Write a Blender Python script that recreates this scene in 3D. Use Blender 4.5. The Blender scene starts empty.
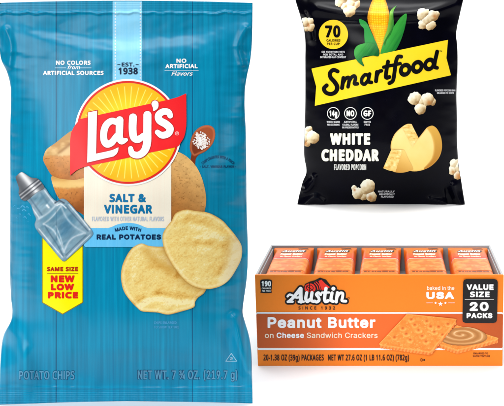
# Three snack packages on a seamless white studio floor: a blue chip bag, a black popcorn bag
# and an open orange tray box of cracker packets.  Everything is built in code.
import bpy, math, os
import numpy as np

SC = bpy.context.scene
COL = SC.collection

# ------------------------------------------------------------------ camera frame (photo units, 504 x 406)
F, CX, CY, EYE = 900.0, 390.0, 21.0, 345.0 / 900.0

def unproject(u, v, Y):
    Y = Y + 0 * u
    return (u - CX) / F * Y, Y, EYE - (v - CY) / F * Y

# ------------------------------------------------------------------ small maths helpers
def lin(c):
    c = np.asarray(c, float) / 255.0
    return np.where(c <= 0.04045, c / 12.92, ((c + 0.055) / 1.055) ** 2.4)

def sstep(a, b, x):
    t = np.clip((x - a) / (b - a), 0, 1)
    return t * t * (3 - 2 * t)

def mix(a, b, t):
    a = np.asarray(a, float); b = np.asarray(b, float); t = np.asarray(t, float)
    return a + (b - a) * t[..., None]

def _hash(ix, iy, seed):
    n = (ix.astype(np.int64) * 374761393 + iy.astype(np.int64) * 668265263 + seed * 974634777) & 0x7fffffff
    n = ((n ^ (n >> 13)) * 1274126177) & 0x7fffffff
    n = (n ^ (n >> 16)) & 0xffff
    return n / 65535.0

def vnoise(x, y, seed=0):
    x = np.asarray(x, float); y = np.asarray(y, float)
    ix = np.floor(x); iy = np.floor(y)
    fx = x - ix; fy = y - iy
    fx = fx * fx * (3 - 2 * fx); fy = fy * fy * (3 - 2 * fy)
    a = _hash(ix, iy, seed); b = _hash(ix + 1, iy, seed)
    c = _hash(ix, iy + 1, seed); d = _hash(ix + 1, iy + 1, seed)
    return (a + (b - a) * fx) * (1 - fy) + (c + (d - c) * fx) * fy

def fbm(x, y, seed=0, octv=4):
    s = 0; a = 0.5; t = 0
    for k in range(octv):
        s = s + a * vnoise(x * 2 ** k, y * 2 ** k, seed + k * 17); t += a; a *= 0.5
    return s / t

# ------------------------------------------------------------------ signed distance shapes (negative inside)
def circle(cx, cy, r):
    return lambda X, Y: np.hypot(X - cx, Y - cy) - r

def ellipse(cx, cy, a, b, deg=0):
    c, s = math.cos(math.radians(deg)), math.sin(math.radians(deg))
    def f(X, Y):
        x = (X - cx) * c + (Y - cy) * s; y = -(X - cx) * s + (Y - cy) * c
        return (np.sqrt((x / a) ** 2 + (y / b) ** 2) - 1) * min(a, b)
    return f

def ring(sh, w):
    return lambda X, Y: np.abs(sh(X, Y)) - w / 2

def poly(pts):
    P = np.asarray(pts, float)
    def f(X, Y):
        d = np.full(np.shape(X), 1e9); ins = np.zeros(np.shape(X), bool)
        for (x0, y0), (x1, y1) in zip(P, np.roll(P, -1, 0)):
            ex, ey = x1 - x0, y1 - y0
            t = np.clip(((X - x0) * ex + (Y - y0) * ey) / (ex * ex + ey * ey + 1e-12), 0, 1)
            d = np.minimum(d, np.hypot(X - x0 - t * ex, Y - y0 - t * ey))
            if y0 != y1:
                c = ((y0 <= Y) & (Y < y1)) | ((y1 <= Y) & (Y < y0))
                ins ^= c & (X < x0 + (Y - y0) / (y1 - y0) * ex)
        return np.where(ins, -d, d)
    return f

def catmull(pts, n=6, closed=True):
    P = np.asarray(pts, float); N = len(P); out = []
    for i in range(N if closed else N - 1):
        if closed:
            p0, p1, p2, p3 = P[i - 1], P[i], P[(i + 1) % N], P[(i + 2) % N]
        else:
            p0, p1, p2, p3 = P[max(i - 1, 0)], P[i], P[i + 1], P[min(i + 2, N - 1)]
        for k in range(n):
            t = k / n
            out.append(0.5 * (2 * p1 + (p2 - p0) * t + (2 * p0 - 5 * p1 + 4 * p2 - p3) * t * t
                              + (3 * p1 - p0 - 3 * p2 + p3) * t ** 3))
    if not closed: out.append(P[-1])
    return np.array(out)

def blob(pts, n=6):
    return poly(catmull(pts, n))

def stroke(pts, w, n=7, smooth=True):
    """A brush stroke through pts [(x, y)] of width w (number or one per point)."""
    P = np.asarray(pts, float)
    W = np.full(len(P), w, float) if np.isscalar(w) else np.asarray(w, float)
    Q = np.c_[P, W]
    if smooth and len(P) > 2:
        Q = catmull(Q, n, closed=False)
    def f(X, Y):
        d = np.full(np.shape(X), 1e9)
        for (x0, y0, w0), (x1, y1, w1) in zip(Q[:-1], Q[1:]):
            ex, ey = x1 - x0, y1 - y0
            t = np.clip(((X - x0) * ex + (Y - y0) * ey) / (ex * ex + ey * ey + 1e-12), 0, 1)
            d = np.minimum(d, np.hypot(X - x0 - t * ex, Y - y0 - t * ey) - (w0 + (w1 - w0) * t) / 2)
        return d
    return f

def rrect(x0, y0, x1, y1, r=0.0):
    cx, cy, hx, hy = (x0 + x1) / 2, (y0 + y1) / 2, abs(x1 - x0) / 2 - r, abs(y1 - y0) / 2 - r
    def f(X, Y):
        qx = np.abs(X - cx) - hx; qy = np.abs(Y - cy) - hy
        return np.hypot(np.maximum(qx, 0), np.maximum(qy, 0)) + np.minimum(np.maximum(qx, qy), 0) - r
    return f

def union(*fs):
    def f(X, Y):
        d = fs[0](X, Y)
        for g in fs[1:]: d = np.minimum(d, g(X, Y))
        return d
    return f

def inter(*fs):
    def f(X, Y):
        d = fs[0](X, Y)
        for g in fs[1:]: d = np.maximum(d, g(X, Y))
        return d
    return f

def minus(a, b):
    return lambda X, Y: np.maximum(a(X, Y), -b(X, Y))

def grow(a, r):
    return lambda X, Y: a(X, Y) - r

def wobble(a, amp, sc, seed=0):
    return lambda X, Y: a(X, Y) + amp * (fbm(X / sc, Y / sc, seed, 2) - 0.5) * 2

def star(cx, cy, r):
    return poly([(cx + (r if k % 2 == 0 else r * .42) * math.sin(k * math.pi / 5),
                  cy - (r if k % 2 == 0 else r * .42) * math.cos(k * math.pi / 5)) for k in range(10)])

# ------------------------------------------------------------------ materials
def new_mat(name):
    m = bpy.data.materials.new(name); m.use_nodes = True
    nt = m.node_tree
    return m, nt, nt.nodes['Principled BSDF']

def ink_material(name, rough, coat=0.0, spec=0.5):
    """Printed ink: the print's own colour, a slight grain of the print, and the gloss of its carrier."""
    m, nt, b = new_mat(name)
    a = nt.nodes.new('ShaderNodeAttribute'); a.attribute_name = 'ink'
    tc = nt.nodes.new('ShaderNodeTexCoord')
    no = nt.nodes.new('ShaderNodeTexNoise'); no.inputs['Scale'].default_value = 900; no.inputs['Detail'].default_value = 2
    nt.links.new(tc.outputs['Object'], no.inputs['Vector'])
    mr = nt.nodes.new('ShaderNodeMapRange')
    mr.inputs['From Min'].default_value = .3; mr.inputs['From Max'].default_value = .7
    mr.inputs['To Min'].default_value = .985; mr.inputs['To Max'].default_value = 1.01
    nt.links.new(no.outputs['Fac'], mr.inputs['Value'])
    mx = nt.nodes.new('ShaderNodeVectorMath'); mx.operation = 'SCALE'
    nt.links.new(a.outputs['Color'], mx.inputs[0]); nt.links.new(mr.outputs['Result'], mx.inputs['Scale'])
    nt.links.new(mx.outputs['Vector'], b.inputs['Base Color'])
    b.inputs['Roughness'].default_value = rough
    b.inputs['Specular IOR Level'].default_value = spec
    b.inputs['Coat Weight'].default_value = coat
    b.inputs['Coat Roughness'].default_value = .15
    return m

def plain_material(name, rgb, rough, var=.06, scale=60, spec=.4):
    m, nt, b = new_mat(name)
    tc = nt.nodes.new('ShaderNodeTexCoord')
    no = nt.nodes.new('ShaderNodeTexNoise'); no.inputs['Scale'].default_value = scale; no.inputs['Detail'].default_value = 4
    nt.links.new(tc.outputs['Object'], no.inputs['Vector'])
    cr = nt.nodes.new('ShaderNodeValToRGB')
    c = lin(rgb)
    cr.color_ramp.elements[0].position = .3; cr.color_ramp.elements[1].position = .7
    cr.color_ramp.elements[0].color = (*(c * (1 - var)), 1); cr.color_ramp.elements[1].color = (*np.minimum(c * (1 + var), .95), 1)
    nt.links.new(no.outputs['Fac'], cr.inputs['Fac']); nt.links.new(cr.outputs['Color'], b.inputs['Base Color'])
    b.inputs['Roughness'].default_value = rough; b.inputs['Specular IOR Level'].default_value = spec
    return m

def plank_film_material():
    """Blue bag film printed with upright planks: fine vertical grain and two dark seams."""
    m, nt, b = new_mat('blue_plank_film')
    N, L = nt.nodes.new, nt.links.new
    uv = N('ShaderNodeUVMap'); uv.uv_map = 'print'
    def streak(su, sv, detail):
        mp = N('ShaderNodeMapping'); mp.inputs['Scale'].default_value = (su, sv, 1)
        L(uv.outputs['UV'], mp.inputs['Vector'])
        no = N('ShaderNodeTexNoise'); no.inputs['Scale'].default_value = 1; no.inputs['Detail'].default_value = detail
        L(mp.outputs['Vector'], no.inputs['Vector'])
        return no.outputs['Fac']
    s1 = streak(34, .9, 5); s2 = streak(9, .5, 2)
    ad = N('ShaderNodeMath'); ad.operation = 'MULTIPLY_ADD'
    L(s2, ad.inputs[0]); ad.inputs[1].default_value = .45; L(s1, ad.inputs[2])
    cr = N('ShaderNodeValToRGB')
    e = cr.color_ramp.elements
    e[0].position = .44; e[0].color = (*lin((0, 115, 150)), 1)
    e[1].position = 1.0; e[1].color = (*lin((0, 151, 190)), 1)
    k = e.new(.72); k.color = (*lin((0, 133, 173)), 1)
    L(ad.outputs['Value'], cr.inputs['Fac'])
    sp = N('ShaderNodeSeparateXYZ'); L(uv.outputs['UV'], sp.inputs[0])
    prev = cr.outputs['Color']
    for u, w, dk in ((.561, .0036, (6, 46, 88)), (1.923, .0034, (6, 60, 105)), (1.137, .0016, (0, 105, 160))):
        su = N('ShaderNodeMath'); su.operation = 'COMPARE'
        L(sp.outputs['X'], su.inputs[0]); su.inputs[1].default_value = u; su.inputs[2].default_value = w
        mx = N('ShaderNodeMixRGB'); L(su.outputs['Value'], mx.inputs['Fac']); L(prev, mx.inputs['Color1'])
        mx.inputs['Color2'].default_value = (*lin(dk), 1)
        prev = mx.outputs['Color']
    L(prev, b.inputs['Base Color'])
    b.inputs['Roughness'].default_value = .28; b.inputs['Specular IOR Level'].default_value = .22
    return m

M_FILM = plank_film_material()
M_BLACK = plain_material('black_film', (3, 3, 11), .22, .3, 25, .075)
M_INK = ink_material('printed_film_ink', .3, spec=.2)
M_INKB = ink_material('printed_black_bag_ink', .3, spec=.1)
M_CARD = ink_material('printed_card_ink', .5, spec=.3)
M_WRAP = ink_material('printed_wrapper_ink', .4, spec=.4)
M_ORANGE = plain_material('orange_card', (246, 131, 30), .5, .015, 300, .3)
M_GREY = plain_material('grey_card', (172, 173, 175), .7, .04, 80, .25)
M_WRAPBASE = plain_material('orange_wrapper', (224, 106, 18), .4, .05, 120, .4)
M_WHITE = plain_material('white_sweep', (247, 247, 247), .9, .004, 3, 0.0)

# ------------------------------------------------------------------ object helpers
def thing(name, label, cat, loc=(0, 0, 0), group=None):
    o = bpy.data.objects.new(name, None); COL.objects.link(o)
    o.location = loc; o['label'] = label; o['category'] = cat
    o.empty_display_size = .05
    if group: o['group'] = group
    return o

def link_mesh(name, verts, faces, mat, parent=None, smooth=True):
    me = bpy.data.meshes.new(name)
    me.from_pydata([tuple(v) for v in verts] if not isinstance(verts, list) else verts, [], faces)
    me.materials.append(mat)
    if smooth: me.polygons.foreach_set('use_smooth', [True] * len(me.polygons))
    me.update()
    o = bpy.data.objects.new(name, me); COL.objects.link(o)
    if parent is not None:
        o.parent = parent
        wl = parent.location; p = parent.parent
        off = np.array(wl)
        while p is not None:
            off = off + np.array(p.location); p = p.parent
        o.location = tuple(-off)          # vertices are given in world units
    return o

def contour_mesh(D, xs, ys):
    """Marching squares: the region D < 0 as vertices (grid units) and faces."""
    ny, nx = D.shape
    D = np.where(D == 0, 1e-6, D)
    ins = D < 0
    idx = -np.ones((ny, nx), np.int64)
    jj, ii = np.nonzero(ins)
    idx[jj, ii] = np.arange(len(jj))
    V = [(xs[i], ys[j]) for j, i in zip(jj, ii)]
    c = ins.astype(np.int8)
    s = c[:-1, :-1] + c[:-1, 1:] + c[1:, 1:] + c[1:, :-1]
    faces = []
    fj, fi = np.nonzero(s == 4)
    if len(fj):
        faces = np.stack([idx[fj, fi], idx[fj, fi + 1], idx[fj + 1, fi + 1], idx[fj + 1, fi]], 1).tolist()
    edge = {}
    def cross(j0, i0, j1, i1):
        k = (j0, i0, j1, i1) if (j0, i0) < (j1, i1) else (j1, i1, j0, i0)
        if k not in edge:
            j0, i0, j1, i1 = k
            a, b = D[j0, i0], D[j1, i1]
            t = min(max(a / (a - b), .02), .98)
            edge[k] = len(V)
            V.append((xs[i0] + (xs[i1] - xs[i0]) * t, ys[j0] + (ys[j1] - ys[j0]) * t))
        return edge[k]
    bj, bi = np.nonzero((s > 0) & (s < 4))
    for j, i in zip(bj.tolist(), bi.tolist()):
        cs = ((j, i), (j, i + 1), (j + 1, i + 1), (j + 1, i)); f = []
        for k in range(4):
            a, b = cs[k], cs[(k + 1) % 4]
            if ins[a]: f.append(int(idx[a]))
            if ins[a] != ins[b]: f.append(cross(*a, *b))
        if len(f) > 2: faces.append(f)
    return np.array(V, float).reshape(-1, 2), faces

NPRINT = [0]
def print_field(name, parent, D, xs, ys, color, mapper, layer, mat):
    UV, faces = contour_mesh(D, xs, ys)
    if len(faces) == 0:
        print('EMPTY PRINT', name); return None
    NPRINT[0] += len(UV)
    P = mapper(UV[:, 0], UV[:, 1], layer)
    o = link_mesh(name, np.stack(P, 1).tolist(), [f[::-1] for f in faces], mat, parent)
    cl = color(UV[:, 0], UV[:, 1]) if callable(color) else np.broadcast_to(np.asarray(color, float), (len(UV), 3))
    at = o.data.color_attributes.new('ink', 'FLOAT_COLOR', 'POINT')
    buf = np.ones((len(UV), 4), np.float32); buf[:, :3] = np.clip(lin(np.clip(cl, 0, 255)), 0, .92)
    at.data.foreach_set('color', buf.ravel())
    return o

class Printer:
    def __init__(self, mapper, mat): self.map, self.mat = mapper, mat
    def shape(self, name, parent, sd, box, color, layer, step=.5):
        x0, y0, x1, y1 = box
        xs = np.linspace(x0, x1, max(3, int(round((x1 - x0) / step)) + 1))
        ys = np.linspace(y0, y1, max(3, int(round((y1 - y0) / step)) + 1))
        X, Y = np.meshgrid(xs, ys)
        return print_field(name, parent, sd(X, Y), xs, ys, color, self.map, layer, self.mat)
    def text(self, name, parent, body, box, color, layer, weight=0.0, step=None, warp=None, font='sans', cap=True, sx=None, shear=0):
        """body fitted to box (u0, v of cap top, u1, v of baseline)."""
        x0, y0, x1, y1 = box
        H = CAPH[font]; w = weight * (.86 if weight > .5 else 1); space = 1.0
        if font == 'sans' and body.upper() == body: body = body.replace('I', 'l')    # the plain stroke serves as capital I
        for _ in range(3):                          # heavier letters are set wider apart
            segs = outline(body, font, round(space, 3))
            xmin, xmax = segs[:, [0, 2]].min(), segs[:, [0, 2]].max()
            kx = (x1 - x0 - w) / (xmax - xmin); ky = (y1 - y0 - w) / H
            space = 1 + .7 * w / kx / .45
        S = segs.copy()
        if body.upper().replace('L', 'l') == body.replace('L', 'l') and font == 'sans': segs = segs.copy(); segs[:, [1, 3]] = np.minimum(segs[:, [1, 3]], H * 1.012)
        S[:, [0, 2]] = x0 + w / 2 + (segs[:, [0, 2]] - xmin) * kx
        S[:, [1, 3]] = y1 - w / 2 - segs[:, [1, 3]] * ky
        if shear:
            S[:, [0, 2]] += (y1 - S[:, [1, 3]]) * shear
        if warp is not None:
            a = np.stack(warp(S[:, 0], S[:, 1]), 1); b = np.stack(warp(S[:, 2], S[:, 3]), 1)
            S = np.c_[a, b]
        if step is None: step = max(.11, min(.3, (y1 - y0) / 22))
        m = w + 2 * step
        xs = np.arange(S[:, [0, 2]].min() - m, S[:, [0, 2]].max() + m, step)
        ys = np.arange(S[:, [1, 3]].min() - m, S[:, [1, 3]].max() + m, step)
        D = text_sdf(S, xs, ys, w / 2 + 2.5 * step)
        return print_field(name, parent, D - w / 2, xs, ys, color, self.map, layer, self.mat)

# ------------------------------------------------------------------ lettering outlines from Blender's own fonts
FONTS, CAPH = {}, {}
def setup_fonts():
    root = os.path.join(bpy.utils.resource_path('LOCAL'), 'datafiles', 'fonts')
    f = None
    try: f = bpy.data.fonts.load(os.path.join(root, 'Inter.woff2'))
    except Exception: f = None
    FONTS['wide'] = f
    try: FONTS['sans'] = bpy.data.fonts.load(os.path.join(root, 'NotoSansMath-Regular.woff2'))
    except Exception: FONTS['sans'] = None
setup_fonts()
_OUT = {}
def outline(body, font, space=1.0):
    if (body, font, space) in _OUT: return _OUT[(body, font, space)]
    cu = bpy.data.curves.new('lettering_source', 'FONT'); cu.body = body
    if FONTS[font] is not None: cu.font = FONTS[font]
    cu.fill_mode = 'NONE'; cu.resolution_u = 3; cu.space_character = space
    ob = bpy.data.objects.new('lettering_source', cu); COL.objects.link(ob)
    dg = bpy.context.evaluated_depsgraph_get(); dg.update()
    me = bpy.data.meshes.new_from_object(ob.evaluated_get(dg))
    co = np.array([v.co[:2] for v in me.vertices]); ed = np.array([e.vertices[:] for e in me.edges])
    # keep each contour's direction: an edge (a, b) of a closed run is stored low index first
    flip = np.abs(ed[:, 0] - ed[:, 1]) > 1
    ed = np.where(flip[:, None], np.sort(ed, 1)[:, ::-1], np.sort(ed, 1))
    segs = np.c_[co[ed[:, 0]], co[ed[:, 1]]]
    bpy.data.objects.remove(ob); bpy.data.curves.remove(cu); bpy.data.meshes.remove(me)
    _OUT[(body, font, space)] = segs
    return segs
for _f in FONTS:
    _s = outline('H', _f); CAPH[_f] = _s[:, [1, 3]].max()

def text_sdf(S, xs, ys, reach):
    nx, ny = len(xs), len(ys); st = xs[1] - xs[0]
    W = np.zeros((ny, nx + 1), np.int32); D = np.full((ny, nx), reach * 1.5)
    for x0, y0, x1, y1 in S:
        if y0 != y1:
            lo, hi = min(y0, y1), max(y0, y1)
            j0 = int(np.ceil((lo - ys[0]) / st)); j1 = int(np.ceil((hi - ys[0]) / st))
            if j1 > j0:
                j = np.arange(j0, j1)
                xc = x0 + (ys[0] + j * st - y0) / (y1 - y0) * (x1 - x0)
                i = np.clip(np.ceil((xc - xs[0]) / st).astype(int), 0, nx)
                np.add.at(W, (j, i), 1 if y1 > y0 else -1)
        i0 = max(0, int((min(x0, x1) - reach - xs[0]) / st)); i1 = min(nx, int((max(x0, x1) + reach - xs[0]) / st) + 2)
        k0 = max(0, int((min(y0, y1) - reach - ys[0]) / st)); k1 = min(ny, int((max(y0, y1) + reach - ys[0]) / st) + 2)
        X = xs[i0:i1][None, :]; Y = ys[k0:k1][:, None]
        ex, ey = x1 - x0, y1 - y0
        t = np.clip(((X - x0) * ex + (Y - y0) * ey) / (ex * ex + ey * ey + 1e-12), 0, 1)
        D[k0:k1, i0:i1] = np.minimum(D[k0:k1, i0:i1], np.hypot(X - x0 - t * ex, Y - y0 - t * ey))
    ins = np.cumsum(W, 1)[:, :nx] != 0
    return np.where(ins, -D - 1e-4, D + 1e-4)

# ------------------------------------------------------------------ pillow bags
def interp(tab):
    v = np.array([t[0] for t in tab], float); x = np.array([t[1] for t in tab], float)
    def f(q):                                   # monotone smooth interpolation
        q = np.asarray(q, float)
        i = np.clip(np.searchsorted(v, q) - 1, 0, len(v) - 2)
        m = np.gradient(x, v); h = v[i + 1] - v[i]; t = np.clip((q - v[i]) / h, 0, 1)
        return ((2 * t ** 3 - 3 * t ** 2 + 1) * x[i] + (t ** 3 - 2 * t ** 2 + t) * h * m[i]
                + (-2 * t ** 3 + 3 * t ** 2) * x[i + 1] + (t ** 3 - t ** 2) * h * m[i + 1])
    return f

class Bag:
    def __init__(self, Y0, left, right, top, bottom, height):
        self.Y0, self.l, self.r, self.t, self.b, self.h = Y0, interp(left), interp(right), top, bottom, height
    def depth(self, u, v):
        l, r = self.l(v), self.r(v)
        s = np.clip((u - (l + r) / 2) / ((r - l) / 2), -1, 1)
        base = self.Y0
        vb = self.b(s)
        stand = EYE * F / (vb - CY) - self.Y0               # the foot of the bag meets the floor
        k = sstep(vb - 70, vb, v)
        return base + stand * k - self.h(u, v, s)
    def map(self, u, v, layer=0):
        u = np.asarray(u, float); v = np.asarray(v, float)
        return unproject(u, v, self.depth(u, v) - layer * self.lift)
    lift = .0002
    def build(self, name, parent, mat, vrows, ncol):
        """Front panel following the photo's outline, a plainer back panel, joined along the rim."""
        nr = len(vrows); V = []; UV = []
        sg = np.linspace(-1, 1, ncol)
        q = np.sin(sg * math.pi / 2) * .35 + sg * .65         # columns a little denser towards the sides
        vr = np.array(vrows)
        for f in vr:                                          # f runs 0..1 from top to bottom edge
            vv = self.t(q) + (self.b(q) - self.t(q)) * f
            uu = (self.l(vv) + self.r(vv)) / 2 + (self.r(vv) - self.l(vv)) / 2 * q
            x, y, z = self.map(uu, vv)
            V.append(np.stack([x, y, z], 1)); UV.append(np.stack([uu, vv], 1) / 100)
        Vf = np.array(V); UVf = np.array(UV)
        Vb = Vf.copy()
        uu, vv = UVf[..., 0] * 100, UVf[..., 1] * 100
        s = np.broadcast_to(q, uu.shape)
        h = self.h(uu, vv, s)
        yb = self.depth(uu, vv) + h                            # seam plane
        x, y, z = unproject(uu, vv, yb)
        Vb = np.stack([x, y + np.maximum(h, 0) * .8 + .0006, z], -1)
        Vb[:, 0] = Vf[:, 0]; Vb[:, -1] = Vf[:, -1]; Vb[0] = Vf[0]; Vb[-1] = Vf[-1]
        idx = lambda j, i: j * ncol + i
        faces = []
        for j in range(nr - 1):
            for i in range(ncol - 1):
                faces.append((idx(j, i), idx(j + 1, i), idx(j + 1, i + 1), idx(j, i + 1)))
        # back panel shares the rim vertices
        bid = {}
        allV = Vf.reshape(-1, 3).tolist(); allUV = UVf.reshape(-1, 2).tolist()
        for j in range(0, nr):
            for i in range(ncol):
                if j in (0, nr - 1) or i in (0, ncol - 1): bid[j, i] = idx(j, i)
                elif (j % 3 == 0) and (i % 3 == 0):
                    bid[j, i] = len(allV); allV.append(Vb[j, i].tolist()); allUV.append(UVf[j, i].tolist())
        js = [0] + [j for j in range(3, nr - 1, 3)] + [nr - 1]
        is_ = [0] + [i for i in range(3, ncol - 1, 3)] + [ncol - 1]
        for a in range(len(js) - 1):
            for b in range(len(is_) - 1):
                j0, j1, i0, i1 = js[a], js[a + 1], is_[b], is_[b + 1]
                f = [bid[j0, i0]]
                if j0 == 0: f += [idx(0, i) for i in range(i0 + 1, i1)]
                f.append(bid[j0, i1])
                if i1 == ncol - 1: f += [idx(j, i1) for j in range(j0 + 1, j1)]
                f.append(bid[j1, i1])
                if j1 == nr - 1: f += [idx(nr - 1, i) for i in range(i1 - 1, i0, -1)]
                f.append(bid[j1, i0])
                if i0 == 0: f += [idx(j, 0) for j in range(j1 - 1, j0, -1)]
                faces.append(tuple(f))
        o = link_mesh(name, allV, faces, mat, parent)
        ul = o.data.uv_layers.new(name='print')
        li = np.empty(len(o.data.loops), np.int64); o.data.loops.foreach_get('vertex_index', li)
        ul.data.foreach_set('uv', np.array(allUV, np.float32)[li].ravel())
        return o

def gauss(x, w): return np.exp(-(x / w) ** 2)
def ridge(u, v, pts, w):
    """Height 0..1 of a soft fold running along a polyline."""
    d = stroke(pts, 0.01, n=5)(u, v)
    return gauss(d, w)

# ================================================================== 1. the blue chip bag
def chip_height(u, v, s):
    rag = 12.6 + 1.4 * (fbm(u / 9, u * 0, 3, 3) - .5) * 2 + .6 * np.abs(s)
    side = np.clip(1 - np.abs(s) ** 2.7, 0, 1) ** .85
    # shoulders of the filled pillow: the fill begins along a sagging U below the top seal
    vtop = 19 + 17 * (1 - np.abs(s) ** 1.6)
    up = .24 * sstep(vtop - 2, vtop + 30, v) + .76 * sstep(vtop + 24, vtop + 170, v)
    dn = 1 - (.35 * sstep(300, 389, v) + .65 * sstep(346, 390, v))
    h = .038 * side * up * dn
    # crimped seals
    h = h + .00028 * np.sin(v * 2 * math.pi / 2.1) * sstep(389.5, 391.5, v)
    h = h + .00010 * np.sin(v * 2 * math.pi / 2.3) * (1 - sstep(10, 12, v))
    h = h + .0016 * gauss(v - rag, 1.5) * (.35 + .9 * fbm(u / 5.0, u * 0 + 7, 11, 3))
    h = h + .0014 * gauss(v - 388.6 + 1.2 * np.abs(s) - 1.2 * (fbm(u / 14, u * 0, 5, 2) - .5), 1.8)
    # loose film between the top seal and the filling
    zone = sstep(13, 22, v) * (1 - sstep(60, 92, v))
    h = h + zone * .0026 * (fbm(u / 34, v / 20, 21, 3) - .5)
    h = h + .0014 * (ridge(u, v, [(-2, 24), (14, 31), (44, 38), (80, 46), (112, 48)], 9)
                     + ridge(u, v, [(254, 20), (236, 31), (205, 41), (170, 48), (142, 49)], 9))
    h = h + .0022 * (ridge(u, v, [(6, 30), (11, 46), (9, 66)], 4) + ridge(u, v, [(246, 28), (238, 46), (242, 64)], 4))
    # folds in the lower corners
    h = h + .0042 * ridge(u, v, [(8, 326), (20, 346), (30, 372), (24, 386)], 9)
    h = h + .0062 * ridge(u, v, [(236, 318), (240, 342), (247, 370)], 6)
    h = h - .0024 * ridge(u, v, [(226, 330), (230, 350), (240, 374)], 7)
    h = h + .0020 * ridge(u, v, [(0, 384), (40, 378), (90, 384)], 6)
    h = h - .0022 * ridge(u, v, [(120, 362), (158, 358), (200, 366)], 9) 
    h = h + .012 * sstep(338, 370, v) * (1 - sstep(371, 388, v)) * (1 - sstep(8, 36, u - .25 * (v - 350)))
    h = h + .010 * sstep(322, 366, v) * (1 - sstep(368, 388, v)) * sstep(228, 243, u - .2 * (v - 350))
    # dents along the sides and a slow unevenness over the filling
    edge = sstep(.62, .97, np.abs(s)) * (1 - sstep(.985, 1.0, np.abs(s)))
    h = h + edge * .0042 * (fbm(v / 13, s * 2, 41, 3) - .5) * sstep(30, 60, v) * (1 - sstep(296, 318, v))
    h = h + side * up * dn * .0034 * (fbm(u / 42, v / 60, 9, 3) - .5)
    pleat = gauss((v - 389) / 44, 1) * sstep(0, 1, (389 - v) / 4)
    h = h + pleat * .0016 * (vnoise(u / 8.5 + v * .02, u * 0, 61) - .5)
    return np.where(np.abs(s) >= .9999, 0, h)

chips = Bag(.9055,
            [(0, -.5), (30, -1), (50, -.5), (60, 1.5), (72, 7), (84, 10.2), (102, 10.8), (125, 10.3), (200, 10.3), (240, 10.0),
             (300, 11.2), (312, 12.3), (320, 11), (334, 4), (346, 1.4), (360, .2), (380, -.6), (406, -1)],
            [(0, 252.6), (30, 252.3), (48, 251.6), (62, 250), (76, 247), (90, 245), (104, 244.6), (125, 245.6), (200, 246.6), (280, 246.6),
             (304, 243.3), (312, 242.6), (322, 245), (334, 248.6), (348, 251), (370, 252), (406, 252.6)],
            lambda s: .6 + 2.2 * np.abs(s) ** 2.2,
            lambda s: 401.2 + np.where(s < 0, 3.6, 2.2) * np.abs(s) ** 1.4,
            chip_height)
chip_bag = thing('chip_bag', 'tall blue potato chip bag with a round yellow sun and red ribbon', 'chip bag', (-.2652, .9055, 0))
rows = np.r_[np.linspace(0, .04, 28)[:-1], np.linspace(.04, .955, 360)[:-1], np.linspace(.955, 1, 46)]
chips.build('film', chip_bag, M_FILM, rows, 250)
P = Printer(chips.map, M_INK)

# --- painters for the printed food pictures
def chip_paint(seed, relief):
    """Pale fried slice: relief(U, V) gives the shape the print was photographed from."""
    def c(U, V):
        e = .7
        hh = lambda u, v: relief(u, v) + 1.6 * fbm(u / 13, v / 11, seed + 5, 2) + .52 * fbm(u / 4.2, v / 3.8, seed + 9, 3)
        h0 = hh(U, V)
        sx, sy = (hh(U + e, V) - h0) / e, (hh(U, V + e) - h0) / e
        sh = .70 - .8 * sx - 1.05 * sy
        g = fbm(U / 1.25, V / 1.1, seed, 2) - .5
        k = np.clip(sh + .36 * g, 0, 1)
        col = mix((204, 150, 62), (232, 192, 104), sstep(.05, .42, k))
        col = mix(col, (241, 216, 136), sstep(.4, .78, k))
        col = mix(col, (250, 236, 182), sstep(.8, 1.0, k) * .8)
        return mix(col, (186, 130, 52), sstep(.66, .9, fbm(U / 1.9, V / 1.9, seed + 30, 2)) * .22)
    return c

def potato_skin(seed, light, dark, axis):
    def c(U, V):
        t = np.clip(axis(U, V), 0, 1)
        col = mix(light, dark, t)
        n = fbm(U / 6, V / 5, seed, 4)
        col = col * (.9 + .2 * n)[:, None]
        sp = sstep(.6, .95, fbm(U / 1.3, V / 1.3, seed + 4, 2))
        return mix(col, np.array(dark) * .7, sp * .55)
    return c

# stripe with dashed edges, running from the top seal to the sun
stripe = P.shape('light_stripe', chip_bag, rrect(112.6, 1.3, 142.2, 90), (112, 1, 143, 90.5),
                 lambda U, V: mix((128, 208, 245), (150, 217, 248), fbm(U / 1.6, V / 60, 3, 2)), 1, .5)
dash = [rrect(x - .42, v, x + .42, v + 1.9) for x in (115.2, 140.2) for v in np.arange(2.5, 79, 3.1)]
P.shape('dashed_line', stripe, union(*dash[:25]), (113.8, 2, 116.6, 81), (246, 251, 255), 2, .22)
P.shape('dashed_line', stripe, union(*dash[25:]), (138.8, 2, 141.6, 81), (246, 251, 255), 2, .22)
NAVY = (14, 40, 70)
P.text('lettering', stripe, 'EST.', (121.6, 62.5, 134.4, 66.5), NAVY, 2, .55)
P.shape('rule', stripe, union(rrect(117.3, 64.2, 120.3, 64.9), rrect(135.6, 64.2, 138.6, 64.9)), (117, 63.8, 139, 65.3), NAVY, 2, .12)
P.text('lettering', stripe, '1938', (118.4, 67.6, 137.8, 74.4), NAVY, 2, 1.1)

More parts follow.
